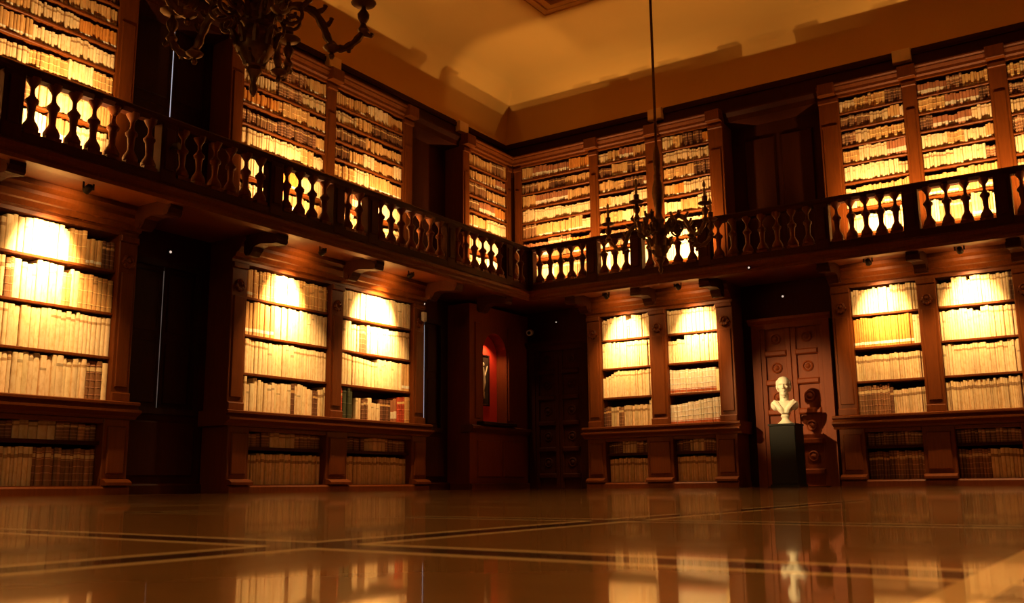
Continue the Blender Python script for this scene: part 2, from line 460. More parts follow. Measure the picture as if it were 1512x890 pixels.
upper_case('A', -1.92, -.44, [(-1.72, -.58)], 'narrow single-bay gallery bookcase just left of the room corner', mit=0)
upper_case('B', .44, 4.45, [(.60, 2.0), (2.17, 3.08), (3.38, 4.20)], 'three-bay gallery bookcase behind the far chandelier')
upper_case('B', 5.98, 9.75, [(6.28, 7.18), (7.38, 8.32), (8.55, 9.5)], 'gallery bookcase at the upper right of the room')

for name, wall, a, b in (('trim_4', 'A', -8.25, -6.88), ('trim_5', 'A', -3.25, -1.92), ('trim_6', 'B', 4.45, 5.98), ('trim_7', 'A', -.44, 0), ('trim_8', 'B', .0, .44)):
    m = MB(); dd = .38 if b - a > .6 else .47
    m0, m1 = (0, -1) if name == 'trim_7' else ((1, 0) if name == 'trim_8' else (0, 0))
    m.extr([(0, 5.74), (dd - .06, 5.76), (dd - .05, 5.84), (dd, 5.90), (dd, 5.93), (0, 5.93)], a + .001, b - .001, m0, m1)
    m.build(name, M['wood_dark'], wall)['kind'] = 'structure'
# ------------------------------------------------------------------ red niche near the corner (left wall)
e = empty('niche_cabinet', 'A', (-1.80, 0, 0), 'walnut corner cabinet with an arched niche lined in red cloth', 'cabinet')
NA, NB, NZ0, NZ1 = -1.42, -.71, 1.10, 2.62
def front(m):
    # face with an arched opening, d .0 - .45
    r = (NB - NA) / 2; zc = NZ1 - r; cx = (NA + NB) / 2
    m.box(-1.80, NA, 0, .45, .10, 3.05); m.box(NB, -.02, 0, .45, .10, 3.05)
    m.box(NA, NB, 0, .45, .10, NZ0)
    K = 10
    for k in range(K):
        t0, t1 = math.pi * k / K, math.pi * (k + 1) / K
        a0, b0 = cx + r * math.cos(t0), zc + r * math.sin(t0); a1, b1 = cx + r * math.cos(t1), zc + r * math.sin(t1)
        m.extr_poly = None
        vs = [(a0, 0, b0), (a1, 0, b1), (a1, 0, 3.05), (a0, 0, 3.05), (a0, .45, b0), (a1, .45, b1), (a1, .45, 3.05), (a0, .45, 3.05)]
        m.add(vs, [(0, 1, 2, 3), (7, 6, 5, 4), (0, 4, 5, 1), (1, 5, 6, 2), (2, 6, 7, 3), (3, 7, 4, 0)])
    m.bbox(-1.66, -1.52, .45, .475, 1.15, 2.75, .01); m.bbox(-.68, -.54, .45, .475, 1.15, 2.75, .01)
    m.bbox(-1.60, -.95, .45, .475, .2, .8, .015); m.bbox(-.85, -.2, .45, .475, .2, .8, .015)
part(front, 'carcass', M['wood_red'], e)
part(lambda m: m.extr([(.0, 0), (.5, 0), (.5, .09), (.46, .1), (0, .1)], -1.8, -.02), 'plinth', M['wood'], e)
part(lambda m: m.extr([(.3, .92), (.48, .92), (.55, .98), (.55, 1.02), (.52, 1.04), (.3, 1.04)], -1.84, -.02), 'ledge', M['wood'], e)
def lin(m):
    m.box(NA + .002, NB - .002, .20, .24, NZ0 + .002, NZ1 + .0)
part(lin, 'red_lining', M['red'], e)
m = MB(); m.bbox(-1.60, -.62, .30, .60, 1.045, 1.10, .01); o = m.build('niche_sill', M['shutter'], 'A', (-1.1, .45, 1.045), None)
tag(o, 'dark sill board projecting below the red niche', 'sill')
e = empty('painting', 'A', (-1.15, .245, 1.85), 'small dark painting of a pale figure hanging in the red niche', 'painting')
part(lambda m: (m.box(-1.34, -.98, .242, .255, 1.42, 2.25),), 'canvas', M['canvas'], e)
def frm(m):
    for a, b, c_, d_ in ((-1.36, -1.33, 1.40, 2.27), (-.99, -.96, 1.40, 2.27), (-1.33, -.99, 1.40, 1.43), (-1.33, -.99, 2.24, 2.27)): m.bbox(a, b, .242, .268, c_, d_, .006)
part(frm, 'frame', M['shutter'], e)
def fig(m):
    P = [(-1.13, 2.05, .045), (-1.12, 1.93, .05), (-1.10, 1.80, .06), (-1.14, 1.66, .055), (-1.09, 1.52, .03)]
    m.tube([(s - .02, .257, z) for s, z, r in P], [.02, .03, .035, .03, .012], 8)
    m.tube([(-1.10, .257, 1.90), (-1.05, .258, 2.0), (-1.02, .257, 2.08)], [.018, .013, .008], 6)
    m.tube([(-1.12, .257, 1.62), (-1.2, .257, 1.56), (-1.22, .257, 1.50)], [.02, .014, .01], 6)
    m.disc_front(-1.14, .255, 2.10, .035, [(1, 0), (.8, .012), (.1, .016)], 10)
part(fig, 'painted_figure', M['figure'], e, smooth=True)

# ------------------------------------------------------------------ gallery and balustrades
P0 = 1.30
g = empty('gallery', 'B', (0, 0, 3.12), 'walnut gallery walkway carried on corbels along both walls', 'gallery')
GA = empty('tmp', 'A', (0, 0, 3.12)); 
def gpart(fn, name, wall, mat=None, smooth=False):
    m = MB(); fn(m); o = m.build(name, mat or M['wood'], wall, (0, 0, 3.12), None, smooth)
    mwo = o.location.copy(); o.parent = g; o.location = (0, 0, 0); o.rotation_euler = (0, 0, ROT[wall]); return o
FAS = [(1.16, 3.06), (1.30, 3.06), (1.33, 3.09), (1.33, 3.12), (1.36, 3.15), (1.36, 3.19), (1.33, 3.21), (1.33, 3.22), (1.16, 3.22)]
gpart(lambda m: m.extr([(0, 3.12), (1.16, 3.12), (1.16, 3.22), (0, 3.22)], -12.6, 0, 0, -1), 'deck', 'A')
gpart(lambda m: m.extr([(0, 3.12), (1.16, 3.12), (1.16, 3.22), (0, 3.22)], 0, RX, 1, 0), 'deck', 'B')
gpart(lambda m: m.extr(FAS, -12.6, 0, 0, -1), 'fascia', 'A'); gpart(lambda m: m.extr(FAS, 0, RX, 1, 0), 'fascia', 'B')
CORB = [(.62, 2.90), (.66, 2.86), (.72, 2.86), (.77, 2.91), (.80, 2.96), (.90, 2.98), (1.02, 2.965), (1.12, 2.95), (1.19, 2.97), (1.22, 3.02), (1.22, 3.12), (.62, 3.12)]
for wall, ss in (('A', (-9.96, -8.2, -6.66, -4.9, -3.1, -1.75)), ('B', (2.02, 3.2, 4.34, 6.1, 7.28, 8.48, 9.6))):
    for s in ss:
        def cb(m):
            m.extr(CORB, s - .08, s + .08)
            m.tube([(s - .09, 1.16, 2.99), (s + .09, 1.16, 2.99)], .045, 10)
            m.tube([(s - .09, .68, 2.90), (s + .09, .68, 2.90)], .04, 10)
        gpart(cb, 'corbel', wall, M['wood_dark'])
bpy.data.objects.remove(GA)

BAL = [(.060, 0), (.060, .03), (.076, .045), (.078, .075), (.062, .11), (.040, .145), (.032, .17), (.034, .22), (.040, .28), (.044, .305), (.060, .32), (.063, .345), (.046, .365), (.026, .39), (.020, .42), (.021, .46), (.028, .475), (.044, .50), (.060, .525), (.075, .56)]
def balustrade(wall, posts, sA, sB, label, mitre):
    e = empty('balustrade', wall, ((sA + sB) / 2, P0, 3.22), label, 'balustrade')
    m0, m1 = mitre
    part(lambda m: m.extr([(1.22, 3.22), (1.34, 3.22), (1.34, 3.30), (1.32, 3.325), (1.24, 3.325), (1.22, 3.30)], sA, sB, m0, m1), 'bottom_rail', M['wood_dark'], e)
    part(lambda m: m.extr([(1.23, 3.86), (1.20, 3.90), (1.19, 3.93), (1.21, 3.95), (1.35, 3.95), (1.37, 3.93), (1.36, 3.90), (1.33, 3.86)], sA, sB, m0, m1), 'handrail', M['wood_dark'], e)
    me = None
    for i, s in enumerate(posts):
        w = .10
        part(lambda m: (m.bbox(s - w, s + w, 1.21, 1.345, 3.225, 3.88, .008), m.bbox(s - .06, s + .06, 1.34, 1.36, 3.36, 3.82, .01)), 'post', M['wood_dark'], e)
        if i + 1 < len(posts):
            t = posts[i + 1]; L = t - s - 2 * w; k = max(1, round(L / .215)); st = L / k
            for j in range(k):
                sj = s + w + st * (j + .5)
                if me is None:
                    q = MB(); q.lathe(BAL, 0, 0, 12, 0); q.box(-.078, .078, -.055, .055, -.004, .034); me = q.mesh('baluster', (0, 0, 0), True); me.materials.append(M['wood'])
                o = bpy.data.objects.new('baluster', me); col.objects.link(o); o.parent = e
                o.location = (sj - (sA + sB) / 2, -(1.28 - P0), 3.315 - 3.22)
balustrade('A', [-11.75, -10.12, -8.42, -6.9, -5.84, -5.19, -3.47, -1.92, -1.31], -12.3, 0, 'dark turned wooden balustrade of the gallery along the left wall', (0, -1))
balustrade('B', [1.31, 2.52, 3.30, 4.42, 6.16, 7.33, 8.44, 9.55, 11.4], 0, RX - .05, 'dark turned wooden balustrade of the gallery along the end wall', (1, 0))

# pale raised blocks that paint patches of light onto the frieze
for wall, s, lab in (('B', 3.13, 'pale block for a light patch on the frieze above the far chandelier'), ('B', 7.16, 'pale block for a light patch on the frieze at the upper right'),
                     ('A', -1.46, 'pale block for a light patch on the left frieze nearest the room corner'), ('A', -4.70, 'pale block for a light patch on the frieze beside the near chandelier arm')):
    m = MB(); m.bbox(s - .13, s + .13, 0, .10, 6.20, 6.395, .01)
    tag(m.build('light_patch_block', M['light_patch'], wall, (s, 0, 6.3)), lab, 'block', 'pale frieze blocks')

# ------------------------------------------------------------------ lamps
WARM = (1.0, .60, .23)
def spot(loc, target, power, angle, blend=.6, rad=.03, color=WARM, name='lamp_light'):
    l = bpy.data.lights.new(name, 'SPOT'); l.energy = power; l.spot_size = R(angle); l.spot_blend = blend
    l.shadow_soft_size = rad; l.color = color
    o = bpy.data.objects.new(name, l); col.objects.link(o); o.location = loc
    o.rotation_euler = (Vector(target) - Vector(loc)).to_track_quat('-Z', 'Y').to_euler(); return o
names_low = {'A1': 'leftmost lower bookcase', 'A2': 'left bay of the middle bookcase', 'A3': 'right bay of the middle bookcase', 'B1': 'left bay of the bookcase left of the bust',
             'B2': 'right bay of the bookcase left of the bust', 'B3': 'first bay right of the bust', 'B4': 'second bay right of the bust', 'A0': 'bay beyond the left edge', 'B5': 'bay beyond the right edge'}
lamp_s = {'A1': -9.15, 'A2': -5.85, 'A3': -4.08, 'B1': 2.62, 'B2': 3.86, 'B3': 6.68, 'B4': 7.84, 'A0': -10.8, 'B5': 9.05}
LOWP = 42; UPP = 60
for key, s in lamp_s.items():
    wall = LB[key][0]; D = 1.08
    e = empty('spotlight', wall, (s, D, 3.12), 'small black spotlight under gallery, above ' + names_low[key], 'spotlight', 'spotlights under the gallery')
    part(lambda m: (m.box(s - .13, s + .13, D - .03, D + .03, 3.095, 3.12), m.tube([(s - .055, D, 3.10), (s - .055, D, 3.02)], .010, 6), m.tube([(s + .055, D, 3.10), (s + .055, D, 3.02)], .010, 6)), 'bracket', M['iron'], e)
    part(lambda m: m.tube([(s, D + .045, 3.045), (s, D + .03, 3.04), (s, D - .04, 3.01)], [.02, .036, .042], 12), 'housing', M['iron'], e, smooth=True)
    kk = 1.0 if wall == 'A' else .72
    loc = wpos(wall, s, D - .055, 3.0); spot(loc, wpos(wall, s, .40, 2.80), 28 * kk, 112, 1.0, .035)
    spot(loc, wpos(wall, s, .40, 2.50), 850 * kk * kk * (1.4 if key == 'A3' else 1), 68 if key == 'A3' else 56, 1.0, .035); spot(loc, wpos(wall, s, .40, 2.0), 5, 170, .3, .035)
    spot(loc, wpos(wall, s, .40, 1.6), 420 * kk, 80, 1.0, .035)
for key, (wall, a, b) in UB.items():
    s = (a + b) / 2 if key != 'uB1' else 1.45
    if key == 'uA4': s = -1.25
    D = 1.06
    e = empty('uplight', wall, (s, D, 3.22), 'small black uplight on the gallery floor facing the ' + {'uA0': 'books beyond the left edge', 'uA1': 'books at the upper left', 'uA2': 'left bay of the upper middle bookcase', 'uA3': 'right bay of the upper middle bookcase', 'uA4': 'narrow bay left of the corner', 'uB1': 'bay right of the corner', 'uB2': 'middle bay behind the far chandelier', 'uB3': 'right bay behind the far chandelier', 'uB4': 'first bay of the upper right bookcase', 'uB5': 'second bay of the upper right bookcase', 'uB6': 'last bay at the upper right'}[key], 'spotlight', 'uplights on the gallery floor')
    part(lambda m: m.lathe([(.05, 0), (.05, .012), (.012, .015), (.012, .05)], s, D, 12, 3.22), 'base', M['iron'], e)
    part(lambda m: m.tube([(s, D + .035, 3.25), (s, D + .02, 3.26), (s, D - .01, 3.29)], [.018, .03, .034], 12), 'housing', M['iron'], e, smooth=True)
    lp = wpos(wall, s, D - .03, 3.36)
    spot(lp, wpos(wall, s, .5, 4.2), 15, 176, .9, .03)
    spot(lp, wpos(wall, s, .4, 3.90), 470, 92, 1.0, .03)
    spot(lp, wpos(wall, s, 1.75, 7.4), 76, 100, 1.0, .03)
# added spots out of view, without lamp bodies, that brighten the floor
for (x, y) in ((10.9, -13.2), (10.9, -9.5), (8.5, -17.0), (4.5, -17.0)):
    spot((x, y, 3.4), (x - (1.6 if x > 10 else 0), y + (0 if x > 10 else 2.2), 0), 270, 120, .8, .08)
# spot on the bust, fixed to the left gallery front
spot((1.50, -8.42, 3.62), (5.22, -.5, 1.32), 5200, 13, 1.0, .04, (1, .66, .26))
e = empty('bust_spotlight', 'A', (-8.42, 1.36, 3.6), 'small spotlight clamped on a balustrade post pointing to the marble bust', 'spotlight')
part(lambda m: m.tube([(-8.42, 1.362, 3.60), (-8.42, 1.38, 3.61), (-8.41, 1.41, 3.62), (-8.39, 1.46, 3.62)], [.012, .014, .035, .04], 12), 'housing', M['iron'], e, smooth=True)
# niche lamp
spot((.40, -1.13, 2.50), (.24, -1.05, 1.5), 26, 120, .8, .02, (1, .6, .3))

# ------------------------------------------------------------------ small fittings
def dome(wall, s, d, z, lab, r=.02):
    e = empty('indicator', wall, (s, d, z), lab, 'indicator light', 'small indicator lights')
    part(lambda m: m.disc_front(s, d, z, r * 1.8, [(1, 0), (1, .012), (.8, .018)], 12), 'housing', M['shutter'], e)
    part(lambda m: m.disc_front(s, d + .012, z, r * .9, [(1, 0), (.8, .012), (.2, .018)], 10), 'lens', M['led'], e, smooth=True)
dome('A', -7.35, .0, 2.88, 'tiny indicator light above the lower left shuttered window')
dome('A', -2.45, .45 - .45, 2.98, 'tiny indicator light above the narrow shuttered window')
dome('B', 5.13, .0, 2.89, 'tiny indicator light above the door behind the bust')
dome('B', 1.05, .0, 2.90, 'tiny indicator light above the dark corner door', .013)
dome('B', 5.10, 1.36, 3.10, 'tiny pale indicator light on the gallery edge above the bust door', .018)
dome('A', -3.05, .66, 3.02, 'tiny indicator light under the gallery beside the white sensor box', .018)
m = MB(); m.bbox(-3.10, -3.02, .48, .53, 2.56, 2.70, .01)
tag(m.build('sensor_box', M['white_plastic'], 'A', (-3.06, .48, 2.63)), 'small white sensor box on the right end pilaster of the middle bookcase', 'sensor')
e = empty('security_camera', 'B', (.55, 0, 2.75), 'small pale security camera high in the room corner', 'camera')
part(lambda m: m.tube([(.55, 0, 2.78), (.55, .10, 2.76)], .015, 8), 'bracket', M['white_plastic'], e)
part(lambda m: m.tube([(.57, .07, 2.76), (.58, .12, 2.75), (.62, .24, 2.72)], [.04, .055, .055], 12), 'housing', M['white_plastic'], e, smooth=True)
part(lambda m: m.tube([(.62, .24, 2.72), (.625, .255, 2.717)], [.03, .03], 12), 'lens', M['black'], e)

# ------------------------------------------------------------------ bust and pedestal
BX, BD = 5.25, .62
e = empty('pedestal', 'B', (BX, BD, 0), 'tall square black pedestal carrying the marble bust', 'pedestal')
part(lambda m: m.bbox(BX - .19, BX + .19, BD - .19, BD + .19, .04, .87, .01), 'shaft', M['black'], e)
part(lambda m: m.box(BX - .205, BX + .205, BD - .205, BD + .205, 0, .04), 'base', M['black'], e)
part(lambda m: m.box(BX - .2, BX + .2, BD - .2, BD + .2, .87, .895), 'cap', M['black'], e)
def ell(bm, c, r, rot=None, seg=20):
    import bmesh
    mat = Matrix.Translation(c)
    if rot: mat = mat @ rot
    mat = mat @ Matrix.Diagonal((*r, 1))
    bmesh.ops.create_uvsphere(bm, u_segments=seg, v_segments=seg // 2 + 2, radius=1, matrix=mat)
def cone(bm, p, q, r1, r2, sc=(1, 1)):
    import bmesh
    p, q = Vector(p), Vector(q); d = q - p
    mat = Matrix.Translation((p + q) / 2) @ d.to_track_quat('Z', 'Y').to_matrix().to_4x4() @ Matrix.Diagonal((sc[0], sc[1], 1, 1))
    bmesh.ops.create_cone(bm, cap_ends=True, segments=20, radius1=r1, radius2=r2, depth=d.length, matrix=mat)
def make_bust():
    import bmesh
    bm = bmesh.new()
    # local: faces -y ; z from 0 (bottom of the chest) ; head on top
    hz = .345
    ell(bm, (0, .012, hz + .055), (.074, .088, .075))          # cranium
    ell(bm, (0, -.012, hz - .005), (.058, .070, .085))          # face
    ell(bm, (0, -.040, hz - .068), (.040, .040, .045))          # chin and beard
    ell(bm, (0, -.058, hz - .088), (.030, .028, .045))
    ell(bm, (0, -.062, hz + .038), (.052, .020, .013))          # brow
    cone(bm, (0, -.070, hz + .030), (0, -.094, hz - .012), .007, .014)   # nose
    ell(bm, (0, -.090, hz - .014), (.015, .012, .010))
    ell(bm, (0, -.074, hz - .040), (.028, .014, .008))          # moustache / lip
    ell(bm, (0, -.074, hz - .055), (.019, .011, .006))
    for sx in (-1, 1):
        ell(bm, (sx * .036, -.052, hz + .000), (.020, .018, .018))      # cheek
        ell(bm, (sx * .027, -.066, hz + .022), (.012, .009, .008))      # eye ball
        ell(bm, (sx * .073, .008, hz + .012), (.012, .022, .034))       # ear
        ell(bm, (sx * .066, .022, hz + .050), (.020, .05, .04))         # side hair
        ell(bm, (sx * .05, .05, hz + .0), (.035, .035, .05))
    cone(bm, (0, .02, .13), (0, .008, hz - .02), .068, .052)     # neck
    # shoulders and chest cut to a rounded V
    ell(bm, (0, .02, .125), (.165, .085, .062))
    ell(bm, (0, .000, .075), (.125, .082, .085))
    ell(bm, (0, .000, .02), (.070, .060, .060))
    for sx in (-1, 1):
        ell(bm, (sx * .155, .02, .105), (.055, .070, .070), Matrix.Rotation(sx * .5, 4, 'Y'))
        # cloak folds running down to the V
        for k, (x0, x1, r) in enumerate(((.15, .03, .026), (.115, .016, .022), (.18, .05, .020))):
            pts = [(sx * x0, -.030 + .0 * k, .175 - .012 * k), (sx * (x0 * .72), -.075, .115), (sx * (x1 + .02), -.088, .055), (sx * x1, -.070, .0)]
            for a, b in zip(pts, pts[1:]): cone(bm, a, b, r, r * .9)
            for a in pts[1:-1]: ell(bm, a, (r, r, r), seg=12)
    for v in bm.verts:
        if v.co.z > .25:
            v.co = Vector((0, 0, .26)) + (v.co - Vector((0, 0, .26))) * 1.24
        elif v.co.z < .20: v.co.x *= .90
    me = bpy.data.meshes.new('bust'); bm.to_mesh(me); bm.free()
    o = bpy.data.objects.new('bust_tmp', me); col.objects.link(o)
    md = o.modifiers.new('r', 'REMESH'); md.mode = 'VOXEL'; md.voxel_size = .0045; md.use_smooth_shade = True
    ms = o.modifiers.new('s', 'SMOOTH'); ms.factor = .5; ms.iterations = 2
    bpy.context.view_layer.update()
    ev = o.evaluated_get(bpy.context.evaluated_depsgraph_get()); me2 = bpy.data.meshes.new_from_object(ev)
    bpy.data.objects.remove(o)
    for v in me2.vertices:                                       # eye sockets
        for sx in (-1, 1):
            d2 = ((v.co.x - sx * .034) / .018) ** 2 + ((v.co.z - (hz + .045)) / .014) ** 2
            if v.co.y < -.03 and d2 < 6: v.co.y += .018 * math.exp(-d2)
    for p in me2.polygons: p.use_smooth = True
    me2.name = 'bust'; me2.materials.clear(); me2.materials.append(M['marble'])
    return me2
bust = bpy.data.objects.new('bust', make_bust()); col.objects.link(bust)
bust.location = (BX, -BD, 1.055); bust.rotation_euler = (0, 0, R(12)); bust.scale = (1.03, 1.0, 1.02)
tag(bust, 'white marble bust of a bearded bald man on the black pedestal', 'bust')
m = MB(); m.lathe([(.105, 0), (.105, .02), (.085, .03), (.055, .06), (.045, .085), (.055, .10), (.062, .115), (.05, .13), (.05, .18)], 0, 0, 24, 0)
so = m.build('socle', M['marble'], smooth=True); so.parent = bust; so.location = (0, 0, -.157)

# ------------------------------------------------------------------ chandeliers
def make_chandelier(label, angles):
    root = bpy.data.objects.new('chandelier', None); col.objects.link(root); PO[root.name] = (0, 0, 0)
    tag(root, label, 'chandelier', 'candle-arm chandeliers')
    def mk(fn, name, mat, par, rz=0, smooth=True):
        m = MB(); fn(m); o = m.build(name, mat, origin=(0, 0, 0), smooth=smooth); o.parent = par; o.rotation_euler = (0, 0, rz); return o
    body = [(.008, -.42), (.022, -.40), (.030, -.37), (.016, -.34), (.030, -.30), (.055, -.27), (.040, -.24), (.085, -.20), (.125, -.14), (.13, -.08), (.10, -.03), (.075, .0), (.115, .03), (.12, .07), (.08, .11), (.055, .16), (.075, .20), (.05, .24)]
    body = [(r, z * 1.16 if z < 0 else z) for r, z in body]
    mk(lambda m: m.lathe(body, 0, 0, 18), 'body', M['bronze'], root)
    def leaves(m):
        for row, (r, z, n, h) in enumerate(((.12, -.15, 9, .13), (.10, .02, 8, .12), (.05, -.27, 6, .08))):
            for k in range(n):
                t = 2 * math.pi * (k + .5 * row) / n
                pts = []
                for q, (dr, dz) in enumerate(((0, 0), (.012, h * .45), (.035, h * .8), (.06, h * .9), (.062, h * .75))):
                    pts.append(((r + dr) * math.cos(t), (r + dr) * math.sin(t), z + dz))
                m.tube(pts, [.024, .026, .018, .010, .006], 6)
    mk(leaves, 'acanthus_leaves', M['bronze'], root)
    def scrolls(m):
        for k in range(6):
            t = R(k * 60 + 20); vp = []
            for q in range(24):
                a = q / 23 * math.pi * 3.0; rv = .085 * (1 - q / 28)
                rr_ = .24 + rv * math.cos(a + 3.4); vp.append((rr_ * math.cos(t), rr_ * math.sin(t), .12 + rv * math.sin(a + 3.4)))
            m.tube([(.07 * math.cos(t), .07 * math.sin(t), .06)] + vp, .013, 6)
            m.tube([(.30 * math.cos(t), .30 * math.sin(t), .17), (.35 * math.cos(t), .35 * math.sin(t), .22), (.33 * math.cos(t), .33 * math.sin(t), .26)], [.018, .022, .008], 6)
    mk(scrolls, 'scroll_ornament', M['bronze'], root)
    mk(lambda m: m.lathe([(.05, .24), (.035, .30), (.045, .36), (.06, .45), (.075, .55), (.06, .66), (.04, .74), (.05, .78), (.03, .82), (.042, .90), (.05, 1.0), (.035, 1.12), (.018, 1.2), (.014, 1.25)], 0, 0, 14), 'stem', M['bronze'], root)
    mk(lambda m: (m.lathe([(.019, 1.24), (.019, 4.10)], 0, 0, 8), m.lathe([(.02, 4.06), (.07, 4.11), (.09, 4.16)], 0, 0, 16)), 'hanging_rod', M['bronze'], root)
    for ang in angles:
        t = R(ang + 33.5)          # angles from the picture's right, away from the viewer
        lowr = True
        RR = .72 if lowr else .60; dz = 0 if lowr else .09
        def arm(m):
            ctl = [(.09, .05), (.16, .15), (.26, .19), (.37, .165), (.44, .07), (.48, -.03), (.53, -.085), (.59, -.085), (.66, -.03), (.715, .05)]
            sc = RR / .72
            pts = []
            for i in range(len(ctl) - 1):      # Catmull-Rom
                p0, p1, p2, p3 = ctl[max(i - 1, 0)], ctl[i], ctl[i + 1], ctl[min(i + 2, len(ctl) - 1)]
                for u in (0, .25, .5, .75):
                    f = lambda a, b, c_, d_: .5 * (2 * b + (c_ - a) * u + (2 * a - 5 * b + 4 * c_ - d_) * u * u + (3 * b - a - 3 * c_ + d_) * u ** 3)
                    pts.append((f(p0[0], p1[0], p2[0], p3[0]) * sc, 0, f(p0[1], p1[1], p2[1], p3[1]) + dz))
            pts.append((ctl[-1][0] * sc, 0, ctl[-1][1] + dz))
            N = len(pts)
            m.tube(pts, [.028 - .008 * i / N + .009 * math.sin(i * .9) ** 2 for i in range(N)], 8)
            # leaf curling off the arm
            for (x, z, sx, sz) in ((.40, .16, .05, .035), (.45, .06, .045, .045), (.70, .04, .07, -.02), (.62, -.06, .0, -.05), (.22, .20, -.03, .05)):
                m.tube([(x * sc, 0, z + dz), ((x + sx * .6) * sc, .0, z + dz + sz * .4), ((x + sx) * sc, 0, z + dz + sz), ((x + sx * 1.1) * sc, 0, z + dz + sz + .02)], [.022, .020, .014, .018], 6)
            # small volute inside the arm
            vp = []
            for q in range(22):
                a = q / 21 * math.pi * 3.2; rv = .075 * (1 - q / 26)
                vp.append((.235 * sc + rv * math.cos(a + 2.6), 0, .075 + dz + rv * math.sin(a + 2.6)))
            m.tube(vp, .013, 6)
            # boss pan at the elbow
            m.lathe([(.012, -.17 + dz), (.022, -.15 + dz), (.012, -.125 + dz), (.05, -.105 + dz), (.062, -.09 + dz), (.04, -.07 + dz), (.012, -.05 + dz)], .505 * sc, 0, 12)
        a = mk(arm, 'arm', M['bronze'], root, t)
        cx = .715 * RR / .72
        c1 = mk(lambda m: m.lathe([(.022, .03), (.042, .06), (.024, .09), (.018, .11), (.040, .15), (.042, .18), (.018, .215), (.016, .235), (.075, .25), (.09, .264), (.078, .274), (.026, .28), (.034, .30), (.034, .35)], cx, 0, 12, dz), 'candle_cup', M['bronze'], a)
        mk(lambda m: m.lathe([(.018, .35), (.018, .45), (.006, .455), (.018, .475), (.022, .50), (.004, .55)], cx, 0, 8, dz), 'candle', M['candle'], a)
    return root
ch = make_chandelier('ornate bronze candle-arm chandelier hanging in front of the end wall', (147, 240, 312, 15, 80))
ch.location = (4.80, -3.72, 3.12); ch.rotation_euler = (0, 0, 0)
ch2 = make_chandelier('near bronze chandelier cut off by the top of the picture', (158, 86, 14, 302, 230))
ch2.location = (5.02, -10.50, 3.09)

# ------------------------------------------------------------------ books
# style: colour, colour jitter, bands, title patch (z fraction, height fraction, colour) , foot label
V = (.86, .65, .37); T = (.64, .36, .13)
STY = {
 'V': (V, .06, 0, None, 'cream vellum'),
 'Vt': (V, .05, 0, (.80, .06, (.50, .30, .13)), 'cream vellum, brown title band'),
 'Vd': ((.74, .53, .28), .10, 0, (.72, .10, (.35, .2, .09)), 'worn tan vellum'),
 'T': (T, .12, 3, None, 'tan calf'),
 'Tw': (T, .10, 0, (.10, .10, (.85, .78, .62)), 'tan leather with white foot label'),
 'O': ((.60, .235, .045), .10, 0, (.08, .09, (.85, .80, .68)), 'orange leather with white foot label'),
 'R': ((.50, .07, .025), .1, 5, (.75, .08, (.75, .5, .2)), 'red leather with gilt bands'),
 'G': ((.055, .06, .03), .1, 3, None, 'dark green cloth'),
 'D': ((.17, .07, .03), .2, 5, (.70, .09, (.6, .36, .13)), 'dark brown leather with gilt bands'),
 'Db': ((.28, .13, .055), .2, 5, (.74, .10, (.7, .5, .25)), 'brown leather with gilt bands'),
 'W': ((.80, .68, .50), .05, 4, (.03, .16, (.50, .12, .04)), 'cream with red foot band'),
 'Wr': ((.42, .16, .07), .12, 0, (.18, .30, (.82, .70, .5)), 'brown with pale foot label'),
}
books = []      # every book: wall, s0, s1, z, h, depth, style, row key, index
rowinfo = {}
def row(key, where, wall, a, b, z, gap, segs, lean=0, dfront=.385):
    """segs: (width share, count, h0, h1, style) ; a share with count 0 is a gap"""
    tot = sum(x[0] for x in segs); s = a + .004; W = b - a - .008; out = []
    for fr, n, h0, h1, st in segs:
        w = W * fr / tot
        if n:
            ws = [random.uniform(.75, 1.3) for _ in range(n)]; q = w / sum(ws)
            for i in range(n):
                ww = ws[i] * q; h = (h0 + (h1 - h0) * (i / max(1, n - 1))) * gap + random.uniform(-.012, .012) * (1 if h0 < .97 else .4)
                out.append(dict(wall=wall, s0=s, s1=s + ww * .985, z=z, h=min(h, gap * .985), st=st, row=key, d=dfront + random.uniform(-.02, .008), dep=random.uniform(.20, .26)))
                s += ww
        else: s += w
    for i, bk in enumerate(out): bk['i'] = i; bk['n'] = len(out)
    rowinfo[key] = (where, len(out)); books.extend(out)
g_ = [.485, .46, .455, .375]
g_ = [LOW[1] - SH - LOW[0], LOW[2] - SH - LOW[1], LOW[3] - SH - LOW[2], LTOP - LOW[3]]
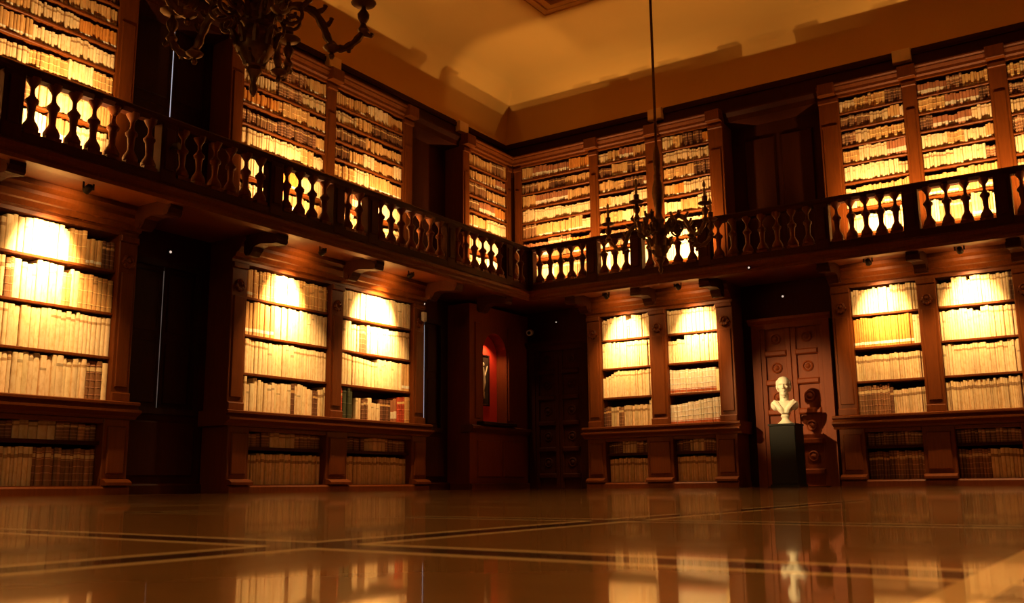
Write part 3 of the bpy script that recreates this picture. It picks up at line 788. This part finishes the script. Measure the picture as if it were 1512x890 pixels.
LR = {
 'A1': [[(.3, 9, .93, .93, 'Vt'), (.35, 9, .95, .95, 'V'), (.17, 5, .94, .93, 'Vt'), (.12, 3, .9, .92, 'Db'), (.04, 1, .93, .93, 'V')],
        [(.25, 7, .95, .95, 'Vt'), (.3, 8, .95, .94, 'V'), (.45, 13, .93, .94, 'Vt')],
        [(.2, 6, .97, .93, 'Vd'), (.06, 2, .92, .92, 'Db'), (.05, 1, .94, .94, 'V'), (.1, 3, .86, .86, 'V'), (.18, 5, .97, .93, 'V'), (.06, 2, .8, .8, 'T'), (.06, 2, .9, .9, 'V'), (.25, 7, .86, .82, 'T')],
        [(.06, 2, .99, .99, 'V'), (.12, 4, .84, .84, 'Vd'), (.4, 10, .93, .97, 'V'), (.05, 2, .86, .86, 'V'), (.12, 4, .95, .93, 'T'), (.12, 4, .74, .74, 'Tw'), (.1, 3, .76, .8, 'D')]],
 'A2': [[(.06, 2, .98, .98, 'Vt'), (.08, 2, .78, .78, 'V'), (.03, 1, .95, .95, 'V'), (.14, 4, .9, .82, 'V'), (.2, 6, .86, .88, 'V'), (.04, 1, .9, .9, 'D'), (.2, 7, .93, .8, 'V'), (.06, 2, .78, .78, 'D'), (.08, 3, .8, .9, 'Vd')],
        [(.3, 8, .97, .9, 'Vt'), (.3, 8, .92, .93, 'V'), (.4, 13, .9, .88, 'Vt')],
        [(.35, 10, .96, .94, 'Tw'), (.3, 8, .95, .96, 'V'), (.35, 11, .95, .92, 'V')],
        [(.1, 3, .9, .9, 'Tw'), (.25, 9, .9, .92, 'T'), (.3, 8, .93, .93, 'V'), (.35, 12, .90, .84, 'T')]],
 'A3': [[(.05, 1, .95, .95, 'R'), (.05, 1, .97, .97, 'G'), (.07, 2, .94, .94, 'G'), (.03, 0, 0, 0, 0), (.06, 2, .7, .7, 'V'), (.08, 3, .66, .66, 'Db'), (.05, 1, .74, .74, 'V'), (.11, 4, .58, .58, 'V'), (.07, 2, .74, .72, 'D'), (.06, 2, .7, .7, 'D'), (.08, 2, .72, .8, 'Wr'), (.1, 3, .85, .85, 'R'), (.06, 1, .9, .9, 'T')],
        [(.35, 10, .97, .86, 'Vt'), (.15, 4, .83, .83, 'Vt'), (.35, 12, .92, .9, 'V'), (.12, 3, .92, .92, 'Tw')],
        [(.15, 4, .95, .95, 'V'), (.1, 3, .86, .86, 'Vt'), (.1, 3, .9, .88, 'D'), (.3, 8, .92, .9, 'V'), (.3, 9, .9, .9, 'Vt')],
        [(.1, 3, .96, .96, 'V'), (.6, 16, .97, .96, 'V'), (.25, 8, .95, .93, 'V')]],
 'B1': [[(.15, 4, .7, .72, 'D'), (.15, 3, .72, .72, 'Vd'), (.1, 2, .68, .7, 'Db'), (.5, 12, .74, .76, 'Vd'), (.08, 2, .9, .95, 'V')],
        [(.1, 2, .72, .78, 'V'), (.15, 3, .8, .92, 'V'), (.7, 16, .94, .95, 'Vt')],
        [(.5, 11, .95, .94, 'V'), (.5, 12, .95, .94, 'Vt')],
        [(.1, 3, .82, .84, 'Vt'), (.35, 8, .9, .96, 'V'), (.1, 3, .78, .78, 'V'), (.15, 3, .94, .94, 'V'), (.2, 4, .93, .95, 'Vt')]],
 'B2': [[(1, 18, .66, .86, 'W')],
        [(.9, 16, .82, .80, 'W'), (.08, 1, .75, .75, 'V')],
        [(.3, 7, .80, .84, 'Vt'), (.2, 5, .97, .97, 'V'), (.4, 10, .95, .94, 'V')],
        [(1, 24, .93, .95, 'Vt')]],
 'B3': [[(.45, 12, .9, .93, 'Db'), (.05, 1, .85, .85, 'D'), (.45, 14, .72, .80, 'Vd')],
        [(1, 30, .80, .82, 'Vd')],
        [(.85, 24, .93, .96, 'O'), (.1, 3, .93, .9, 'V')],
        [(.6, 14, .90, .92, 'V'), (.4, 10, .96, .95, 'Vd')]],
 'B4': [[(1, 34, .88, .93, 'Vd')],
        [(.15, 4, .95, .95, 'V'), (.7, 20, .93, .9, 'Vt'), (.15, 5, .96, .96, 'V')],
        [(.1, 3, .9, .9, 'V'), (.35, 10, .93, .93, 'V'), (.1, 3, .84, .84, 'V'), (.45, 12, .95, .93, 'Vt')],
        [(.2, 6, .8, .8, 'Vd'), (.2, 6, .97, .97, 'V'), (.05, 2, .82, .82, 'V'), (.5, 12, .95, .94, 'Vt'), (.05, 2, .93, .93, 'D')]]}
LR['A0'] = LR['A2']; LR['B5'] = LR['B3']
shelf_names = ['bottom shelf', 'third shelf down', 'second shelf down', 'top shelf']
bay_names = {'A1': 'far left lower bookcase', 'A2': 'middle lower bookcase left bay', 'A3': 'middle lower bookcase right bay', 'B1': 'bookcase left of the bust, left bay',
             'B2': 'bookcase left of the bust, right bay', 'B3': 'first lower bay right of bust', 'B4': 'second lower bay right of bust', 'A0': 'bay beyond left edge', 'B5': 'lower bay at right edge'}
for key, (wall, a, b) in LB.items():
    for r_ in range(4):
        row(key + str(r_), (shelf_names[r_], bay_names[key]), wall, a, b, LOW[r_], g_[r_], LR[key][r_])
    # the two rows below the ledge
    dk = {'A1': ('Vd', 'Db'), 'A2': ('Vd', 'Vd'), 'A3': ('Vd', 'Vd'), 'B1': ('Vd', 'Vd'), 'B2': ('Vd', 'Vd'), 'B3': ('D', 'Db'), 'B4': ('Db', 'Vd'), 'A0': ('Vd', 'Vd'), 'B5': ('Vd', 'Vd')}[key]
    row(key + 'p', ('lowest shelf', bay_names[key]), wall, a + .08, b - .08, .10, .42, [(.5, int((b - a) * 11), .88, .9, dk[0]), (.5, int((b - a) * 10), .9, .88, dk[1])])
    row(key + 'q', ('half-height shelf', bay_names[key]), wall, a + .08, b - .08, .56, .24, [(.3, 6, .7, .75, 'D'), (.3, 5, .75, .78, dk[0]), (.3, 6, .78, .7, 'Db')])
ustyles = ['T', 'Tw', 'Vd', 'Vt', 'Db', 'Wr', 'D', 'O', 'V']
up_names = {'uA0': 'gallery bay beyond left edge', 'uA1': 'far left gallery bookcase', 'uA2': 'middle gallery bookcase left bay', 'uA3': 'middle gallery bookcase right bay', 'uA4': 'gallery bay left of the corner',
            'uB1': 'gallery bay right of the corner', 'uB2': 'gallery bay behind the far chandelier', 'uB3': 'gallery bay right of far chandelier', 'uB4': 'first gallery bay at right', 'uB5': 'second gallery bay at right', 'uB6': 'last gallery bay at right'}
unames = ['bottom shelf', 'second shelf up', 'third shelf up', 'fourth shelf up', 'fifth shelf up', 'sixth shelf up', 'second shelf down', 'top shelf']
for key, (wall, a, b) in UB.items():
    for r_ in range(8):
        gap = (UP[r_ + 1] - .028 if r_ < 7 else UTOP) - UP[r_]
        segs = []
        left = 1.0
        while left > .02:
            f = min(left, random.uniform(.15, .5)); left -= f
            wts = [3, 3, 2.5, 3, 1.5, 2, .6, .6, 4] if r_ < 5 else [5, 3, 2.5, .6, 3, 3, 2, .8, .6]  # upper rows get darker bindings, so the fade of light is in their colour
            st = random.choices(ustyles, wts)[0]; h = random.uniform(.70, .93)
            n = max(1, round(f * (b - a) / random.uniform(.032, .046)))
            segs.append((f, n, h, min(.96, h + random.uniform(-.05, .05)), st))
        row(key + str(r_), (unames[r_], up_names[key]), wall, a, b, UP[r_], gap, segs)

def book_geo(m, bk, rich=True):
    (c, jit, bands, patch, _) = STY[bk['st']]
    rnd = bk['rnd']
    k = 1 + rnd.uniform(-jit, jit) * 1.6
    c = tuple(min(.95, x * k * (1 + rnd.uniform(-.03, .03))) for x in c)
    s0, s1, z0, h, d = bk['s0'], bk['s1'], bk['z'], bk['h'], bk['d']; w = s1 - s0; sm = (s0 + s1) / 2
    bul = min(.012, w * .28)
    seg = 5 if rich else 3
    def arc(o, zz):
        out = []
        for i in range(seg + 1):
            t = math.pi * i / seg
            out.append((sm - math.cos(t) * (w / 2 + o * .3), d - .006 + o + math.sin(t) * bul, zz))
        return out
    def band(z_a, z_b, o, cc):
        A, B_ = arc(o, z_a), arc(o, z_b); n = len(A)
        A2 = [(sm - w / 2, d - .03, z_a)] ; 
        vs = A + B_ + [(s0 + .0005, d - .02, z_a), (s1 - .0005, d - .02, z_a), (s0 + .0005, d - .02, z_b), (s1 - .0005, d - .02, z_b)]
        fs = [(i, i + 1, n + i + 1, n + i) for i in range(n - 1)]
        p = 2 * n
        fs += [tuple(range(n)) + (p + 1, p), tuple(range(n, 2 * n))[::-1] + (p + 2, p + 3), (0, n, p + 2, p), (n - 1, p + 1, p + 3, 2 * n - 1)]
        m.add(vs, fs, cc)
    # body: spine arc and boards back to the fore edge
    A, B_ = arc(0, z0), arc(0, z0 + h); n = len(A)
    dep = bk['dep']; back = [(s1, d - dep, z0), (s0, d - dep, z0)]; backt = [(s1, d - dep, z0 + h), (s0, d - dep, z0 + h)]
    low = A + back; top = B_ + backt; N = len(low)
    fs = [(i, (i + 1) % N, N + (i + 1) % N, N + i) for i in range(N)]
    m.add(low + top, fs, c)
    paper = (.62, .50, .32)
    m.add([(x, y, z) for x, y, z in low], [tuple(range(N))[::-1]], c)
    m.add([(x, y, z) for x, y, z in top], [tuple(range(N))], paper)
    if rich:
        gold = tuple(min(1, x * 1.8 + .06) for x in c)
        for q in range(bands):
            zb = z0 + h * (.14 + .74 * q / max(1, bands - 1)) if bands > 1 else z0 + h * .5
            band(zb, zb + .007, .003, gold)
    if patch:
        pz, ph, pc = patch
        band(z0 + h * pz, z0 + h * (pz + ph), .0012, pc)
    elif rich and rnd.random() < .3:
        pz = rnd.uniform(.6, .85); band(z0 + h * pz, z0 + h * (pz + rnd.uniform(.03, .08)), .001, tuple(x * .55 for x in c))

def area(bk):
    w = bk['wall']
    P = [project(wpos(w, s, bk['d'], z)) for s, z in ((bk['s0'], bk['z']), (bk['s1'], bk['z']), (bk['s1'], bk['z'] + bk['h']), (bk['s0'], bk['z'] + bk['h']))]
    P = [(min(max(x, 0), 1512), min(max(y, 0), 890)) for x, y in P]
    a = abs(sum(P[i][0] * P[(i + 1) % 4][1] - P[(i + 1) % 4][0] * P[i][1] for i in range(4))) / 2
    if bk['z'] > 3.1 and bk['z'] < 4.2: a *= .3
    return a
for i, bk in enumerate(books): bk['rnd'] = random.Random(i * 7 + 3); bk['a'] = area(bk)
order = sorted(books, key=lambda b_: -b_['a']); indiv = order[:300]; rest = order[300:]
ORD = ['', 'first', 'second', 'third', 'fourth', 'fifth', 'sixth', 'seventh', 'eighth', 'ninth', 'tenth', 'eleventh', 'twelfth', 'thirteenth', 'fourteenth', 'fifteenth', 'sixteenth', 'seventeenth', 'eighteenth', 'nineteenth', 'twentieth']
def ordw(n):
    if n <= 20: return ORD[n]
    return {2: 'twenty', 3: 'thirty', 4: 'forty'}[n // 10] + '-' + ORD[n % 10] if n % 10 else {2: 'twentieth', 3: 'thirtieth', 4: 'fortieth'}[n // 10]
short = {'V': 'cream vellum', 'Vt': 'cream vellum', 'Vd': 'worn tan', 'T': 'tan leather', 'Tw': 'tan leather', 'O': 'orange leather', 'R': 'red leather', 'G': 'dark green', 'D': 'dark brown', 'Db': 'brown leather', 'W': 'cream', 'Wr': 'brown'}
for bk in indiv:
    m = MB(); book_geo(m, bk)
    org = ((bk['s0'] + bk['s1']) / 2, bk['d'] - .1, bk['z'])
    o = m.build('book', M['book'], bk['wall'], org)
    where = rowinfo[bk['row']][0]; i, n = bk['i'], bk['n']
    if i < n - 1 - i and not bk['row'].startswith(('A1', 'uA1')): pos = (ordw(i + 1) + ' from left') if i else 'leftmost'
    else: pos = (ordw(n - i) + ' from right') if i < n - 1 else 'rightmost'
    lab = '%s book, %s, %s, %s' % (short[bk['st']], pos, where[0], where[1])
    tag(o, lab, 'book', 'books on the %s, %s' % where)
m = MB()
# all remaining books, both walls, in one mesh kept in end-wall coordinates
for bk in rest:
    q = MB(); book_geo(q, bk, rich=bk['a'] > 60)
    if bk['wall'] == 'A': q.v = [(d, -s, z) for s, d, z in q.v]       # (x, -y, z)
    n = len(m.v); m.v += q.v; m.f += [tuple(i + n for i in f) for f in q.f]; m.c += q.c
o = m.build('shelved_books', M['book'])
tag(o, 'remaining rows of old leather and vellum books filling the shelves', 'books', kind='stuff')

# ------------------------------------------------------------------ world and view
w = bpy.data.worlds.new('world'); scene.world = w; w.use_nodes = True
w.node_tree.nodes['Background'].inputs[0].default_value = (.9, .5, .2, 1); w.node_tree.nodes['Background'].inputs[1].default_value = .0
vs_ = scene.view_settings; vs_.view_transform = 'Standard'; vs_.look = 'None'; vs_.exposure = 0; vs_.gamma = 1; vs_.use_curve_mapping = False
scene.cycles.max_bounces = 8; scene.cycles.diffuse_bounces = 4; scene.cycles.glossy_bounces = 4
scene.cycles.sample_clamp_indirect = 4
